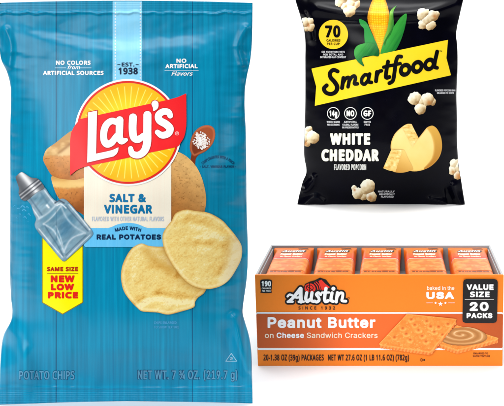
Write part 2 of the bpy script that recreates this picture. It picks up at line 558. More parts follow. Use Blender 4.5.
WHT = (250, 252, 254)
P.text('lettering', chip_bag, 'NO COLORS', (56, 60.6, 90.6, 64.8), WHT, 1, .75)
P.text('lettering', chip_bag, 'from', (67, 65.6, 79.4, 69.2), WHT, 1, .25, shear=.35)
P.shape('rule', chip_bag, union(rrect(55, 67.6, 66, 68.1), rrect(80, 67.6, 91.4, 68.1)), (54.6, 67.2, 92, 68.5), (190, 226, 244), 1, .12)
P.text('lettering', chip_bag, 'ARTIFICIAL SOURCES', (43, 70.8, 103.6, 75), WHT, 1, .75)
P.text('lettering', chip_bag, 'NO', (176.4, 58.6, 186.4, 62.8), WHT, 1, .75)
P.text('lettering', chip_bag, 'ARTIFICIAL', (165.4, 64, 197.6, 68.2), WHT, 1, .75)
P.shape('rule', chip_bag, rrect(164.6, 70.1, 198.6, 70.6), (164, 69.8, 199, 70.9), (190, 226, 244), 1, .12)
P.text('lettering', chip_bag, 'Flavors', (171.4, 71.6, 192, 75.6), WHT, 1, .3, shear=.35)

# potatoes behind the panel
A = blob([(44, 155), (47, 149), (56, 142.5), (66, 134.5), (74, 130), (92, 128), (92, 184), (70, 182), (58, 180), (51.5, 175), (46.5, 167), (43.2, 160)])
def cut_potato(U, V):
    skin = potato_skin(7, (216, 156, 92), (180, 106, 48), lambda u, v: (v - 152) / 32)(U, V)
    cut = mix((196, 148, 88), (228, 190, 130), sstep(.3, .7, fbm(U / 9, V / 6, 13, 3)))
    line = 156.4 - .02 * (U - 44) + 2.2 * (fbm(U / 2.6, V * 0, 14, 2) - .5)
    k = 1 - sstep(-1.4, 1.4, V - line)
    inner = sstep(-1.6, 1.6, V - (155.5 - .78 * (U - 56))) * sstep(55, 60, U)
    cut = mix(cut, (234, 200, 146), inner * .8)
    cut = mix(cut, (150, 100, 52), np.exp(-((V - (155.2 - .78 * (U - 56))) / 2.2) ** 2) * sstep(54, 60, U) * .6)
    rim = np.exp(-((V - line + 1.6) / 1.7) ** 2)
    cut = mix(cut, (228, 190, 130), rim * .45)
    return mix(skin, cut, k)
P.shape('potato', chip_bag, A, (42, 127, 92, 187), cut_potato, 1, .45)
B = blob([(51.4, 176.6), (60, 178.6), (74, 180), (92, 180), (92, 216), (78, 211.5), (68, 205.5), (59.5, 199), (54.5, 190)])
def half_potato(U, V):
    skin = potato_skin(17, (208, 136, 66), (146, 78, 32), lambda u, v: (v - 190) / 24 + (u - 70) / 60)(U, V)
    cut = mix((202, 144, 70), (236, 192, 114), sstep(177, 184, V))
    cut = mix(cut, (242, 210, 140), .5 * fbm(U / 8, V / 4, 3, 3))
    line = 187.4 + 1.2 * np.sin(U / 9) - .04 * (U - 60)
    return mix(cut, skin, sstep(-1.8, 1.8, V - line + 1.6 * (fbm(U / 2.2, V / 2.2, 14, 2) - .5)))
P.shape('potato', chip_bag, B, (50, 175, 92, 217), half_potato, 2, .45)
C = blob([(160, 152), (172, 150.8), (180, 152.6), (188.5, 158), (196.5, 167), (202.2, 179), (205.4, 192), (206, 203), (203, 216), (196, 222), (160, 222)])
P.shape('potato', chip_bag, C, (160, 149, 207, 223),
        potato_skin(27, (226, 180, 112), (164, 100, 42), lambda u, v: (v - 165) / 62 + (186 - u) / 90), 2, .45)

# spoon of salt
bowl = blob([(190, 150), (190.4, 141), (194, 132.5), (200.5, 126.8), (208, 125.2), (213.6, 128), (215.2, 135), (212.6, 143.6), (206.4, 150.6), (199, 154.4), (193.6, 156)], 6)
spoon = P.shape('spoon', chip_bag, union(bowl, stroke([(197, 150), (193.6, 157), (192.6, 164)], [9, 5.4, 5])), (187, 123, 217, 168),
        lambda U, V: mix(mix((122, 52, 28), (170, 84, 50), sstep(-1, 1, (U - 202) / 14 - (V - 141) / 18 + .8 * (fbm(U / 4, V / 9, 5, 3) - .5))),
                         (206, 122, 80), np.exp(-((bowl(U, V) + 1.2) / 1.0) ** 2) * .7), 1, .35)
rng = np.random.default_rng(5)
gr = []
while len(gr) < 190:
    x, y = rng.normal(0, 1, 2) * (4.2, 4.6)
    if math.hypot(x, y) < 8.6: gr.append((201.6 + x + .12 * y, 140.4 + y, .45 + .55 * rng.random()))
P.shape('salt', spoon, union(*[circle(*g) for g in gr]), (190, 129, 213, 152),
        lambda U, V: mix((226, 206, 196), (255, 253, 250), sstep(.3, .6, fbm(U / .9, V / .9, 8, 2))), 2, .2)

def arc_warp(cx, cy, r):
    def w(x, y):
        a = (x - cx) / r; rr = r - (y - cy)
        return cx + np.sin(a) * rr, cy + r - np.cos(a) * rr
    return w
P.text('lettering', chip_bag, 'COMPLEMENTED WITH A PINCH', (200.6, 155.4, 235.4, 158.2), (8, 72, 112), 1, .3, warp=arc_warp(218, 157.5, 21))
P.text('lettering', chip_bag, '- SALT, VINEGAR FLAVOR -', (200, 165.4, 236, 167.8), (8, 72, 112), 1, .35)

# cream panel and blue band
panel = P.shape('cream_panel', chip_bag, rrect(84, 150, 171.2, 232), (83.5, 149.5, 171.7, 232.5),
                lambda U, V: mix((250, 241, 222), (244, 234, 214), fbm(U / .9, V / 50, 4, 2)), 3, .5)
hump = union(rrect(84, 228, 169, 247, 2.2), blob([(106, 230), (112, 226.8), (119, 224), (128, 222.8), (137, 224), (144, 226.8), (150, 230), (128, 234)]))
band = P.shape('blue_band', chip_bag, hump, (83, 221.5, 170, 248), lambda U, V: mix((94, 192, 243), (112, 202, 247), fbm(U / 1.4, V / 40, 6, 2)), 4, .4)
P.text('lettering', band, 'MADE WITH', (114.6, 226.3, 141.4, 230), (16, 52, 92), 5, .5, warp=arc_warp(128, 227.6, 40))
P.text('lettering', band, 'REAL POTATOES', (96.6, 234.4, 161, 239.6), (14, 44, 82), 5, 1.0, font='wide')
BLU = (10, 116, 168)
P.text('flavor_lettering', panel, 'SALT &', (109.4, 193.8, 146, 202.2), BLU, 4, 1.55)
P.text('flavor_lettering', panel, 'VINEGAR', (104, 204.8, 152.2, 213.6), BLU, 4, 1.55)
P.text('lettering', panel, 'FLAVORED WITH OTHER NATURAL FLAVORS', (92, 216.6, 164, 221.2), (182, 196, 214), 4, .3)

# sun emblem
SX, SY = 128.0, 132.4
sun = P.shape('sun_emblem', chip_bag, circle(SX, SY, 53.4), (74, 78, 182, 187), (252, 252, 252), 5, .5)
P.shape('sun_rim', sun, ring(circle(SX, SY, 50.5), 2.0), (75, 80, 181, 185), (224, 40, 32), 6, .4)
def sun_paint(U, V):
    r = np.hypot(U - SX, V - SY); a = np.arctan2(V - SY, U - SX)
    col = mix((255, 222, 40), (253, 186, 16), sstep(18, 48, r))
    ph = np.abs((a / (2 * math.pi) * 40) % 1 - .5) * 2
    w = (1 - sstep(.55, 1.3, ph * r / 6.2))
    return mix(col, (255, 240, 120), w * sstep(18, 32, r) * (1 - sstep(45.5, 47, r)) * .85)
P.shape('sun_disc', sun, circle(SX, SY, 49.4), (78, 82, 178, 183), sun_paint, 6, .3)

# red ribbon with its script
rib = poly(np.vstack([[(70, 175.6), (70, 141), (71, 133)], catmull([(71, 133), (74.5, 126), (80.2, 119)], 5, False)[1:],
                      [(88, 117.2), (130, 108), (160, 101.5)], catmull([(168, 99.8), (178, 97), (186.2, 93.3)], 5, False),
                      [(186.4, 120)], catmull([(186.2, 126), (184.2, 136.5), (178.8, 145.6)], 5, False),
                      [(174, 147.6), (150, 152.6), (127, 158), (92, 165.2)], catmull([(84.5, 166.8), (77, 170), (70, 175.6)], 5, False)[:-1]]))
ribbon = P.shape('ribbon', chip_bag, rib, (69, 92, 188, 177), (237, 30, 37), 7, .35)
L_ = poly([(88.2, 112.4), (97, 110.6), (96, 153.7), (106, 151.6), (112.5, 150), (116, 148.4), (118.5, 147.2), (118.2, 151), (116.6, 154),
           (113.5, 156.4), (87.2, 162.6)])
a_ = union(stroke([(117.5, 122.6), (112, 120.9), (106.6, 124.5), (103.9, 131.5), (103.9, 139.5), (106.6, 144), (111.6, 142.5), (116.5, 136)],
                  [6, 6.4, 6.8, 7, 7, 7, 6.8, 6]),
           stroke([(119.7, 120), (119.4, 130), (119.4, 137), (121.6, 141.2), (126.2, 139.8)], [7.4, 7.4, 7.2, 6.4, 3.6]))
y_ = union(stroke([(133, 117.4), (132.6, 129), (133.8, 137.2), (138.2, 139.4), (143.4, 135.5)], [7.8, 7.7, 7.4, 7, 5.5]),
           stroke([(147.4, 115), (147.3, 130), (147, 143), (144.2, 151), (138.5, 155), (132.4, 153.7), (130.6, 148.6)], [8, 8, 8, 7.4, 6.8, 6.4, 5]))
s_ = stroke([(170.2, 115.6), (168.3, 112.2), (163.2, 111.6), (158.6, 115.2), (159.6, 120.3), (166, 124.2), (170, 128.6), (168, 133.6), (162, 135.2), (157.4, 132.2)],
            [5.6, 6.4, 6.6, 7, 7.4, 7.6, 7.4, 7, 6.6, 5])
ap = stroke([(155, 104), (155.4, 107), (153.7, 110.6)], [7, 5.2, 1])
script = union(L_, a_, y_, s_, ap)
P.shape('script_outline', ribbon, grow(script, .75), (84, 96, 180, 166), (196, 30, 36), 8, .35)
P.shape('script', ribbon, script, (84, 96, 180, 166), (255, 255, 255), 9, .25)
P.shape('registered_mark', ribbon, union(ring(circle(177, 133.4, 1.7), .45), rrect(176.5, 132.5, 177, 134.4), ring(circle(177.2, 133.1, .5), .3)),
        (174.6, 131, 179.4, 136), (250, 200, 200), 8, .12)

# price tag
tagp = poly([(41.9, 226), (83.2, 226), (83.2, 302.6), (62.6, 314.6), (41.9, 302.6)])
tag = P.shape('price_tag', chip_bag, tagp, (41, 225, 84, 316), (142, 122, 30), 1, .5)
P.shape('price_tag_face', tag, grow(tagp, -.8), (41, 225, 84, 316), (255, 238, 0), 2, .5)
RED = (222, 30, 22)
P.text('lettering', tag, 'SAME SIZE', (47, 266.9, 78, 271.3), (178, 40, 16), 3, .95)
P.shape('rule', tag, rrect(47, 273.3, 78.2, 273.8), (46.6, 273, 78.6, 274.1), (150, 70, 20), 3, .14)
P.text('lettering', tag, 'NEW', (50.6, 275.4, 74.6, 282.4), RED, 3, 1.75)
P.text('lettering', tag, 'LOW', (51, 283.8, 74, 290.4), RED, 3, 1.75)
P.text('lettering', tag, 'PRICE', (47.8, 291.9, 78, 298.5), RED, 3, 1.75)

# vinegar bottle
def lineglow(U, V, pts, w): return np.exp(-(stroke(pts, .01, smooth=False)(U, V) / w) ** 2)
body = blob([(31, 205), (33.5, 213), (36, 219), (34.6, 225), (38, 232), (50, 246.5), (61, 259.5), (64.4, 261.2), (68, 258.5), (80, 247.5), (91.6, 236.6),
             (92.6, 231.4), (86, 222.5), (74, 208), (66.5, 200.2), (61.5, 198.6), (56, 200.8), (50, 195), (44, 187), (36, 190), (26, 197)], 5)
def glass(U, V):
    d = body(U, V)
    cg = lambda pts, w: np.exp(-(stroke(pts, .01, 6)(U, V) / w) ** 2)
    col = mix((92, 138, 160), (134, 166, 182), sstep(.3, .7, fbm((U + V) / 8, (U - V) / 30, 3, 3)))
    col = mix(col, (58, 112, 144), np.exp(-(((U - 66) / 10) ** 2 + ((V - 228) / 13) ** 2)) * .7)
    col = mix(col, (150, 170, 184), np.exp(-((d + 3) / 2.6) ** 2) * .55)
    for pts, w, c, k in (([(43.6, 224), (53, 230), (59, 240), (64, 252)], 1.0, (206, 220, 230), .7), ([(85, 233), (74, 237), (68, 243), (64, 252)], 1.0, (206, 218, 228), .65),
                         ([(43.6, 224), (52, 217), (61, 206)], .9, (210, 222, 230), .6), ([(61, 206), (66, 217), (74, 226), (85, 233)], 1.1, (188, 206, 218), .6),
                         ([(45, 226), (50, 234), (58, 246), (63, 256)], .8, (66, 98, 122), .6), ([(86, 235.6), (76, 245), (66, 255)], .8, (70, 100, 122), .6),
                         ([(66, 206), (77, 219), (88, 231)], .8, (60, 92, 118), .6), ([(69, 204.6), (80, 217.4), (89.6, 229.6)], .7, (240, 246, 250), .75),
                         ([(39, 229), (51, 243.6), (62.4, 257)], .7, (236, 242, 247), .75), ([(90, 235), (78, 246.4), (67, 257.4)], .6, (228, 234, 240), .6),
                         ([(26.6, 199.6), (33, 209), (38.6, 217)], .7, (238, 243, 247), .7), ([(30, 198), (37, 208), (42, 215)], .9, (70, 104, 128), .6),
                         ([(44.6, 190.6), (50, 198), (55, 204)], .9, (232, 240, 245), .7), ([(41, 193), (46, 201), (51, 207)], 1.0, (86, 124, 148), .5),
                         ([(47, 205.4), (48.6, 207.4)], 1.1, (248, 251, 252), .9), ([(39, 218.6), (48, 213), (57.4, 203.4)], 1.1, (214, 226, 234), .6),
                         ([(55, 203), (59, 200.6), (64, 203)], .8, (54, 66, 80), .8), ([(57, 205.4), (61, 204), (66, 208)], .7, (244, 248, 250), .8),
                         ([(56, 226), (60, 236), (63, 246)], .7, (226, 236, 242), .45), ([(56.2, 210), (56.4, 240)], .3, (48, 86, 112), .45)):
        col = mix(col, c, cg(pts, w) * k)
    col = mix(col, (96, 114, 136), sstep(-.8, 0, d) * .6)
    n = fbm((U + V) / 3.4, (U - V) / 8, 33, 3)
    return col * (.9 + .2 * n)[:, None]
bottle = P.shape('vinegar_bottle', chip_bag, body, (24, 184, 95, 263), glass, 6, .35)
cap = blob([(15.6, 178), (17, 175.4), (20.2, 172.6), (23, 172.4), (31, 177.4), (37.5, 178.6), (42.6, 184), (44, 188.4), (36, 193), (27.5, 200), (21.8, 199.8), (18.6, 193.5), (18.9, 188)], 5)
def metal(U, V):
    a = (U - 30) * .62 + (V - 186) * .78            # along the bottle
    b = -(U - 30) * .78 + (V - 186) * .62           # across it
    t = b / 11
    col = mix((104, 108, 114), (232, 234, 236), np.exp(-((t + .12) / .3) ** 2))
    col = mix(col, (70, 74, 80), np.exp(-((t - .72) / .25) ** 2) * .6)
    for q in (-.5, 2.6, 5.8): col = mix(col, (58, 62, 70), np.exp(-((a - q) / .55) ** 2) * .75)
    for q in (1, 4.2): col = mix(col, (246, 247, 248), np.exp(-((a - q) / .6) ** 2) * .5)
    return mix(col, (90, 94, 100), sstep(-.8, 0, cap(U, V)) * .5)
P.shape('bottle_cap', bottle, cap, (14, 170, 46, 203), metal, 7, .3)
drops = [(14.5, 206, .8), (18, 208.5, 1.0), (22.5, 206.5, 1.6), (24, 210, 1.5), (27, 207, 1.1), (20, 214, .8), (25, 217, 1.1), (16.5, 218, .6), (29, 214, 1), (13.5, 212, .5),
         (21, 221, .6), (28, 221.5, .7), (12.6, 223, .5)]
P.shape('water_drops', chip_bag, union(*[stroke([(x - r, y + r * .4), (x, y - r * .5), (x + r * 1.3, y + r * .2 * k)], r * .7) for k, (x, y, r) in enumerate(drops[:9])], *[circle(x, y, r * .5) for x, y, r in drops[9:]]), (11, 204, 31, 224), (72, 164, 208), 1, .15)

# the two chips
chB = blob([(139, 244), (132, 248.2), (126, 257), (121.8, 268), (121.2, 280), (124, 291.5), (130.6, 301), (136.8, 307.5), (141.6, 311.2), (149, 312), (158, 312.6), (168, 314.6),
            (180, 311.8), (193.6, 307.4), (195, 302), (198, 297.6), (205, 291.6), (206, 280), (190, 256), (170, 245), (164, 246.4), (156, 246.6), (148, 245.6), (143, 243.6)], 4)
chA = blob([(176, 213), (186, 209.6), (196, 211), (209, 213), (221.5, 219.8), (228.4, 227), (235.5, 235.6), (241.6, 246), (241.4, 258), (236.4, 269), (229, 280), (219.4, 286.6),
            (207, 289.2), (195.5, 287.2), (185.4, 281), (176, 270), (168.2, 258), (163.4, 246), (162.6, 235), (166.6, 227), (171.6, 220.6)], 4)
def seg_d(U, V, pts): return stroke(pts, .01)(U, V)
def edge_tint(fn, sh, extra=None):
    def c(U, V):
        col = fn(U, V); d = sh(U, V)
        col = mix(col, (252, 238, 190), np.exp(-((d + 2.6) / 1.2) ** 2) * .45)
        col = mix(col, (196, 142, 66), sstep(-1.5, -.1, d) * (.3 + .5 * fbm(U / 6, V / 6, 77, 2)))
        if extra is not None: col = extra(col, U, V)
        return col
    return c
def reliefB(U, V):
    h = -3.4 * gauss(seg_d(U, V, [(143, 247), (151, 257), (164, 265), (176, 270)]), 6)
    h = h + 1.7 * gauss(seg_d(U, V, [(135, 307), (146, 299), (160, 296), (178, 300), (196, 300)]), 4)
    return h + 1.6 * gauss(seg_d(U, V, [(128, 262), (134, 280), (146, 290)]), 6)
def reliefA(U, V):
    h = 1.5 * gauss(seg_d(U, V, [(190, 222), (204, 226), (216, 232), (228, 236)]), 5)
    h = h - 1.0 * gauss(seg_d(U, V, [(190, 238), (202, 241), (214, 239), (222, 243)]), 4)
    h = h + .8 * gauss(seg_d(U, V, [(200, 246), (212, 248), (224, 254)]), 4)
    return h + 1.8 * gauss(seg_d(U, V, [(232, 244), (230, 260), (220, 276)]), 5)
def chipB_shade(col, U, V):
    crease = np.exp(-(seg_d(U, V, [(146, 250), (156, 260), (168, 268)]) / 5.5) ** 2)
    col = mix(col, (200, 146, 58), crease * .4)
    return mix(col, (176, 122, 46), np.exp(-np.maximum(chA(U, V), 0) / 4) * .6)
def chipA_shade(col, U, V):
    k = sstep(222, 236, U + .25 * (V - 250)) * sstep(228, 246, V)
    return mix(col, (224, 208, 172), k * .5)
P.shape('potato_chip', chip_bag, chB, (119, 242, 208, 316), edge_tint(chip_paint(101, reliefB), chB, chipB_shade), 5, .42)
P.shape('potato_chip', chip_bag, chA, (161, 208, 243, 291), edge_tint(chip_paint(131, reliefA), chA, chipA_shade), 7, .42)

# lower lettering
FNT = (72, 160, 208)
P.text('lettering', chip_bag, 'CHIPS ENLARGED', (154, 321.4, 176.6, 323.9), FNT, 1, .2)
P.text('lettering', chip_bag, 'TO SHOW TEXTURE', (154, 325.9, 179, 328.4), FNT, 1, .2)
for body_, bx in (('POTATO CHIPS', (19.2, 371, 74.4, 379.4)), ('NET WT. 7 \u00be OZ. (219.7 g)', (137.8, 370.4, 237.4, 379.2))):
    x0, y0, x1, y1 = bx
    fnt_ = 'wide' if '\u00be' in body_ else 'sans'
    e = P.text('outlined_lettering', chip_bag, body_, (x0 - .5, y0 - .5, x1 + .5, y1 + .5), (2, 74, 114), 1, 1.7, font=fnt_)
    P.text('lettering', e, body_, bx, (84, 150, 184), 2, .5, font=fnt_)
tri = [(231.3, 353.4), (236.8, 361.2), (225.8, 361.2)]
P.shape('recycling_mark', chip_bag, union(ring(poly(tri), .7), ring(circle(231.3, 358.6, 1.2), .45), stroke([(230.2, 360), (232.4, 357.2)], .4)),
        (224.5, 352, 238, 362.4), (150, 198, 220), 1, .14)

# ================================================================== 2. the black popcorn bag
def pop_height(u, v, s):
    side = np.clip(1 - np.abs(s) ** 2.4, 0, 1) ** .8
    up = .5 * sstep(-12, 16, v) + .5 * sstep(-5, 60, v)
    dn = 1 - (.45 * sstep(140, 204, v) + .50 * sstep(160, 204, v))
    foot = 1
    h = .068 * side * up * dn * foot
    h = h + .0004 * np.sin(v * 2 * math.pi / 2.2) * (1 - sstep(-19, -15, v))
    h = h + .010 * ridge(u, v, [(318, 8), (350, 13), (390, 15), (425, 12), (455, 4)], 6)
    h = h + .007 * ridge(u, v, [(304, 14), (309, 24), (312, 40)], 3.5)
    h = h + .010 * ridge(u, v, [(300, 189), (306, 190), (312, 184), (314, 178)], 3.2)
    h = h - .007 * ridge(u, v, [(304, 180), (310, 178)], 3)
    h = h + .008 * ridge(u, v, [(304, 206), (314, 199), (322, 203)], 6)
    h = h + .010 * ridge(u, v, [(453, 186), (456, 194), (461, 205)], 3.4)
    h = h - .006 * ridge(u, v, [(447, 190), (450, 204)], 3)
    h = h + .006 * ridge(u, v, [(430, 200), (444, 203)], 4)
    edge = sstep(.6, .96, np.abs(s)) * (1 - sstep(.985, 1.0, np.abs(s)))
    h = h + edge * .004 * (fbm(v / 17, s * 2, 45, 3) - .5)
    h = h + side * .005 * (fbm(u / 34, v / 40, 19, 3) - .5) * up
    return np.where(np.abs(s) >= .9999, 0, np.maximum(h, 0))

pop = Bag(EYE * F / (204.3 - CY),
          [(-28, 291), (-10, 293), (0, 295.4), (14, 299.6), (28, 303.6), (38, 305), (60, 305.2), (100, 305.2), (130, 304.6), (160, 304.6), (168, 306.2), (174, 306),
           (180, 303.4), (190, 300.4), (204.5, 297.2)],
          [(-28, 468), (-10, 465), (0, 463.2), (14, 460), (28, 457), (34, 456.2), (44, 457.2), (70, 457.6), (95, 456.6), (115, 457), (150, 457.6), (166, 458.8),
           (180, 461.2), (192, 463), (204.5, 465.2)],
          lambda s: -28 + 0 * s, lambda s: 204.3 + 0 * s, pop_height)
pop.lift = .0006
popcorn_bag = thing('popcorn_bag', 'black popcorn bag with slanted yellow banner and an ear of corn', 'popcorn bag', (-.0185, pop.Y0, 0))
rows = np.r_[np.linspace(0, .06, 24)[:-1], np.linspace(.06, .8, 190)[:-1], np.linspace(.8, 1, 70)]
pop.build('film', popcorn_bag, M_BLACK, rows, 190)
Q = Printer(pop.map, M_INKB)
YEL = (254, 214, 40); BLK = (8, 8, 12)

bd = Q.shape('calorie_badge', popcorn_bag, circle(333.4, 34.4, 14.6), (318, 19, 349, 50), (253, 203, 44), 1, .4)
Q.text('lettering', bd, '70', (325, 25.4, 340.4, 37.4), BLK, 2, 2.0)
Q.text('lettering', bd, 'CALORIES', (326.4, 39.2, 340.4, 41.6), (60, 46, 10), 2, .3)
Q.text('lettering', bd, 'PER CUP', (327, 42.6, 339.6, 45), (60, 46, 10), 2, .3)
for i, (b_, x0, x1) in enumerate((('SEE NUTRITION FACTS', 321.6, 344.8), ('FOR TOTAL AND', 323, 343.2), ('SATURATED FAT CONTENT', 320, 346))):
    Q.text('lettering', popcorn_bag, b_, (x0, 50.9 + 2.65 * i, x1, 52.8 + 2.65 * i), (196, 196, 198), 1, .28)

# ear of corn in its husk
cobL = interp([(-6, 379), (-4, 375.4), (0, 372.6), (8, 369.4), (18, 367.5), (26, 369.2), (36, 373.4), (46, 377), (56, 379.6)])
cobR = interp([(-6, 380), (-4, 383.4), (0, 385.4), (8, 388), (18, 389.4), (26, 388.4), (36, 385.8), (46, 382.4), (56, 380.4)])
def cob(X, Y): return np.maximum(np.maximum(cobL(Y) - X, X - cobR(Y)), np.maximum(-5.4 - Y, Y - 55))
def kernels(U, V):
    l, r = cobL(V), cobR(V); t = np.clip((U - (l + r) / 2) / np.maximum((r - l) / 2, .5), -.999, .999)
    a = np.arcsin(t) / math.pi * 13 + 40
    row = V / 2.3 + .12 * t * t * 4
    fx = np.abs(a % 1 - .5) * 2; fy = np.abs(row % 1 - .5) * 2
    gap = np.maximum(fx ** 3, fy ** 3)
    tone = vnoise(np.floor(a) * 7.3, np.floor(row) * 3.1, 5)
    col = mix((250, 178, 4), (255, 204, 20), tone)
    col = mix(col, (255, 232, 90), np.exp(-(fx ** 2 + fy ** 2) / .2) * .6)
    col = mix(col, (216, 134, 8), sstep(.4, .95, gap) * .7)
    return mix(col, (196, 112, 8), sstep(.55, 1, np.abs(t)) * .6)
corn = Q.shape('ear_of_corn', popcorn_bag, cob, (366, -6, 391, 56), kernels, 1, .27)
def leaf(seed, light, dark, ax, ay, c0, span):
    def c(U, V):
        t = ((U * ax + V * ay) - c0) / span
        k = np.clip(t + .35 * (fbm((U * ay - V * ax) / 14, (U * ax + V * ay) / 1.5, seed, 3) - .5), 0, 1)
        col = mix(light, dark, sstep(0, 1, k))
        v_ = np.abs(((U * ax + V * ay) / 1.7) % 1 - .5)
        return mix(col, np.array(light) * 1.08, (v_ < .1) * .1)
    return c
for pts, lt, dk, ax, ay, c0, sp in (
        ([(396.6, 5.4), (393.6, 11), (393.4, 18), (394, 25), (391, 34), (386.5, 41), (385, 46), (383.5, 40), (387, 30), (389, 19), (390.4, 11)], (122, 178, 62), (24, 104, 38), 1, .2, 392, 8),
        ([(359, 19.2), (363.6, 20.4), (367, 23.2), (370, 29.5), (374, 38), (377.6, 46), (379, 55), (370, 55), (365.4, 46), (364.4, 37), (364, 29), (360.6, 25)], (44, 150, 66), (4, 76, 36), .9, .3, 345, 22),
        ([(406.6, 13.8), (405.4, 25), (402.4, 36), (398.4, 45.6), (394, 51.5), (384, 56), (380.6, 55), (381.4, 49), (386, 38), (394.6, 25.4), (400.6, 17.4)], (52, 156, 56), (4, 80, 34), .82, .5, 336, 24)):
    Q.shape('husk_leaf', corn, blob(pts, 5), (357, 4, 408, 57), leaf(len(pts), lt, dk, ax, ay, c0, sp), 2, .4)

# banner
bn = poly([(311.4, 68.6), (448, 39.8), (446.4, 58), (451, 75.2), (314.8, 105.8), (316.2, 86.5)])
banner = Q.shape('banner', popcorn_bag, bn, (310, 38, 452, 107), YEL, 3, .5)
def st(p, w=3.5): return stroke(p, w, 6)
S_ = st([(337.6, 71.4), (333.4, 69.9), (330, 73), (330.6, 77.4), (334.6, 82), (337.2, 87), (335.6, 91.8), (331, 94), (326, 92.6), (323.8, 88.6), (326.6, 85.4)], [3.4, 3.6, 3.6, 3.8, 4, 4, 3.8, 3.6, 3.6, 3.6, 3.6])
m_ = union(st([(343.4, 78), (342, 88)]), st([(343, 83), (345.6, 78.6), (348.4, 77.4), (349.2, 80), (348, 86.8)], 3.1), st([(348.8, 81.8), (351.6, 77.2), (354.4, 76), (355.4, 78.6), (354.4, 83.6), (357.4, 83.8)], 3.1))
a2 = union(st([(368.6, 75.6), (365, 74.8), (362, 78.4), (361.8, 82.6), (364.6, 84.2), (367.8, 80.6)], 3.1), st([(369.6, 74), (368.4, 81.2), (371.4, 82.4)], 3.2))
r_ = union(st([(377, 72), (376, 81.2)]), st([(376.6, 76.4), (378.6, 72), (381.4, 70.8)], 3.2))
t_ = union(st([(388, 61.6), (385.8, 75), (386.6, 77.8), (389.4, 77)], 3.4), st([(383.6, 67.2), (391, 65.4)], 2.9))
f_ = union(st([(401.2, 56.6), (398, 56.8), (396, 61.6), (394.6, 71.6), (393, 80.4), (389.4, 83.2)], 3.4), st([(392, 65.4), (400.2, 63.5)], 2.9))
o1 = ring(ellipse(405.2, 69.8, 5.0, 4.1, -62), 3.3); o2 = ring(ellipse(417.3, 66.9, 5.0, 4.1, -62), 3.3)
d_ = union(ring(ellipse(429.4, 64.4, 4.9, 4.0, -62), 3.2), st([(437.2, 51.6), (434.4, 65.4), (437, 67.8)], 3.4))
Q.shape('script', banner, grow(union(S_, m_, a2, r_, t_, f_, o1, o2, d_), .25), (320, 48, 442, 98), BLK, 4, .28)
Q.text('trade_mark', banner, 'TM', (439.4, 50.4, 442, 51.8), (90, 76, 20), 4, .12)
Q.shape('husk_leaf', corn, blob([(378.6, 56), (379, 49.6), (376, 45.4), (371.4, 43.2), (364, 43.4), (357, 46), (354, 51.6), (355.4, 58), (359, 63), (364.3, 66.4), (362, 60.4), (363, 57), (367, 56), (373, 55.6)], 5),
        (352, 42, 380, 68), leaf(9, (70, 168, 74), (6, 84, 38), .8, .6, 312, 26), 5, .4)

# round claims
for cx, body_, lines in ((333.3, '14g', ('WHOLE GRAIN', 'PER SERVING')), (350.4, 'NO', ('ARTIFICIAL', 'COLORS, FLAVORS', 'OR PRESERVATIVES')), (367.3, 'GF', ('GLUTEN', 'FREE'))):
    rg = Q.shape('claim_ring', popcorn_bag, ring(circle(cx, 113.4, 5.9), .75), (cx - 7, 106, cx + 7, 121), (232, 232, 226), 1, .2)
    Q.text('lettering', rg, body_, (cx - 3.9, 110.5, cx + 3.9, 116.3), (244, 244, 236), 1, 1.0)
    for i, t in enumerate(lines):
        w = {0: 6.6, 1: 6.2, 2: 8.2}[i] if len(lines) > 1 else 4
        if body_ == 'GF': w = 3.6 - .9 * i
        if body_ == 'NO' and i == 1: w = 8
        Q.text('lettering', popcorn_bag, t, (cx - w, 121 + 2.75 * i, cx + w, 122.9 + 2.75 * i), (196, 196, 198), 1, .26)
CRM = (243, 240, 220)
Q.text('flavor_lettering', popcorn_bag, 'WHITE', (330, 133.2, 370.2, 144.8), CRM, 1, 2.3)
Q.text('flavor_lettering', popcorn_bag, 'CHEDDAR', (321.4, 149.3, 378.8, 161.2), CRM, 1, 2.3)
Q.text('lettering', popcorn_bag, 'FLAVORED POPCORN', (334, 164.2, 366.2, 170), (206, 206, 202), 1, .5)
for b_, x0, x1, y in (('FLAVORED POPCORN BAG', 435, 455.4, 89.4), ('ENLARGED TO SHOW', 437, 454, 92), ('NATURALLY', 378, 394.6, 190.6), ('AND ARTIFICIALLY', 379, 394.6, 193.2), ('FLAVORED', 381, 393.6, 195.8)):
    Q.text('lettering', popcorn_bag, b_, (x0, y, x1, y + 1.9), (188, 188, 192), 1, .24)

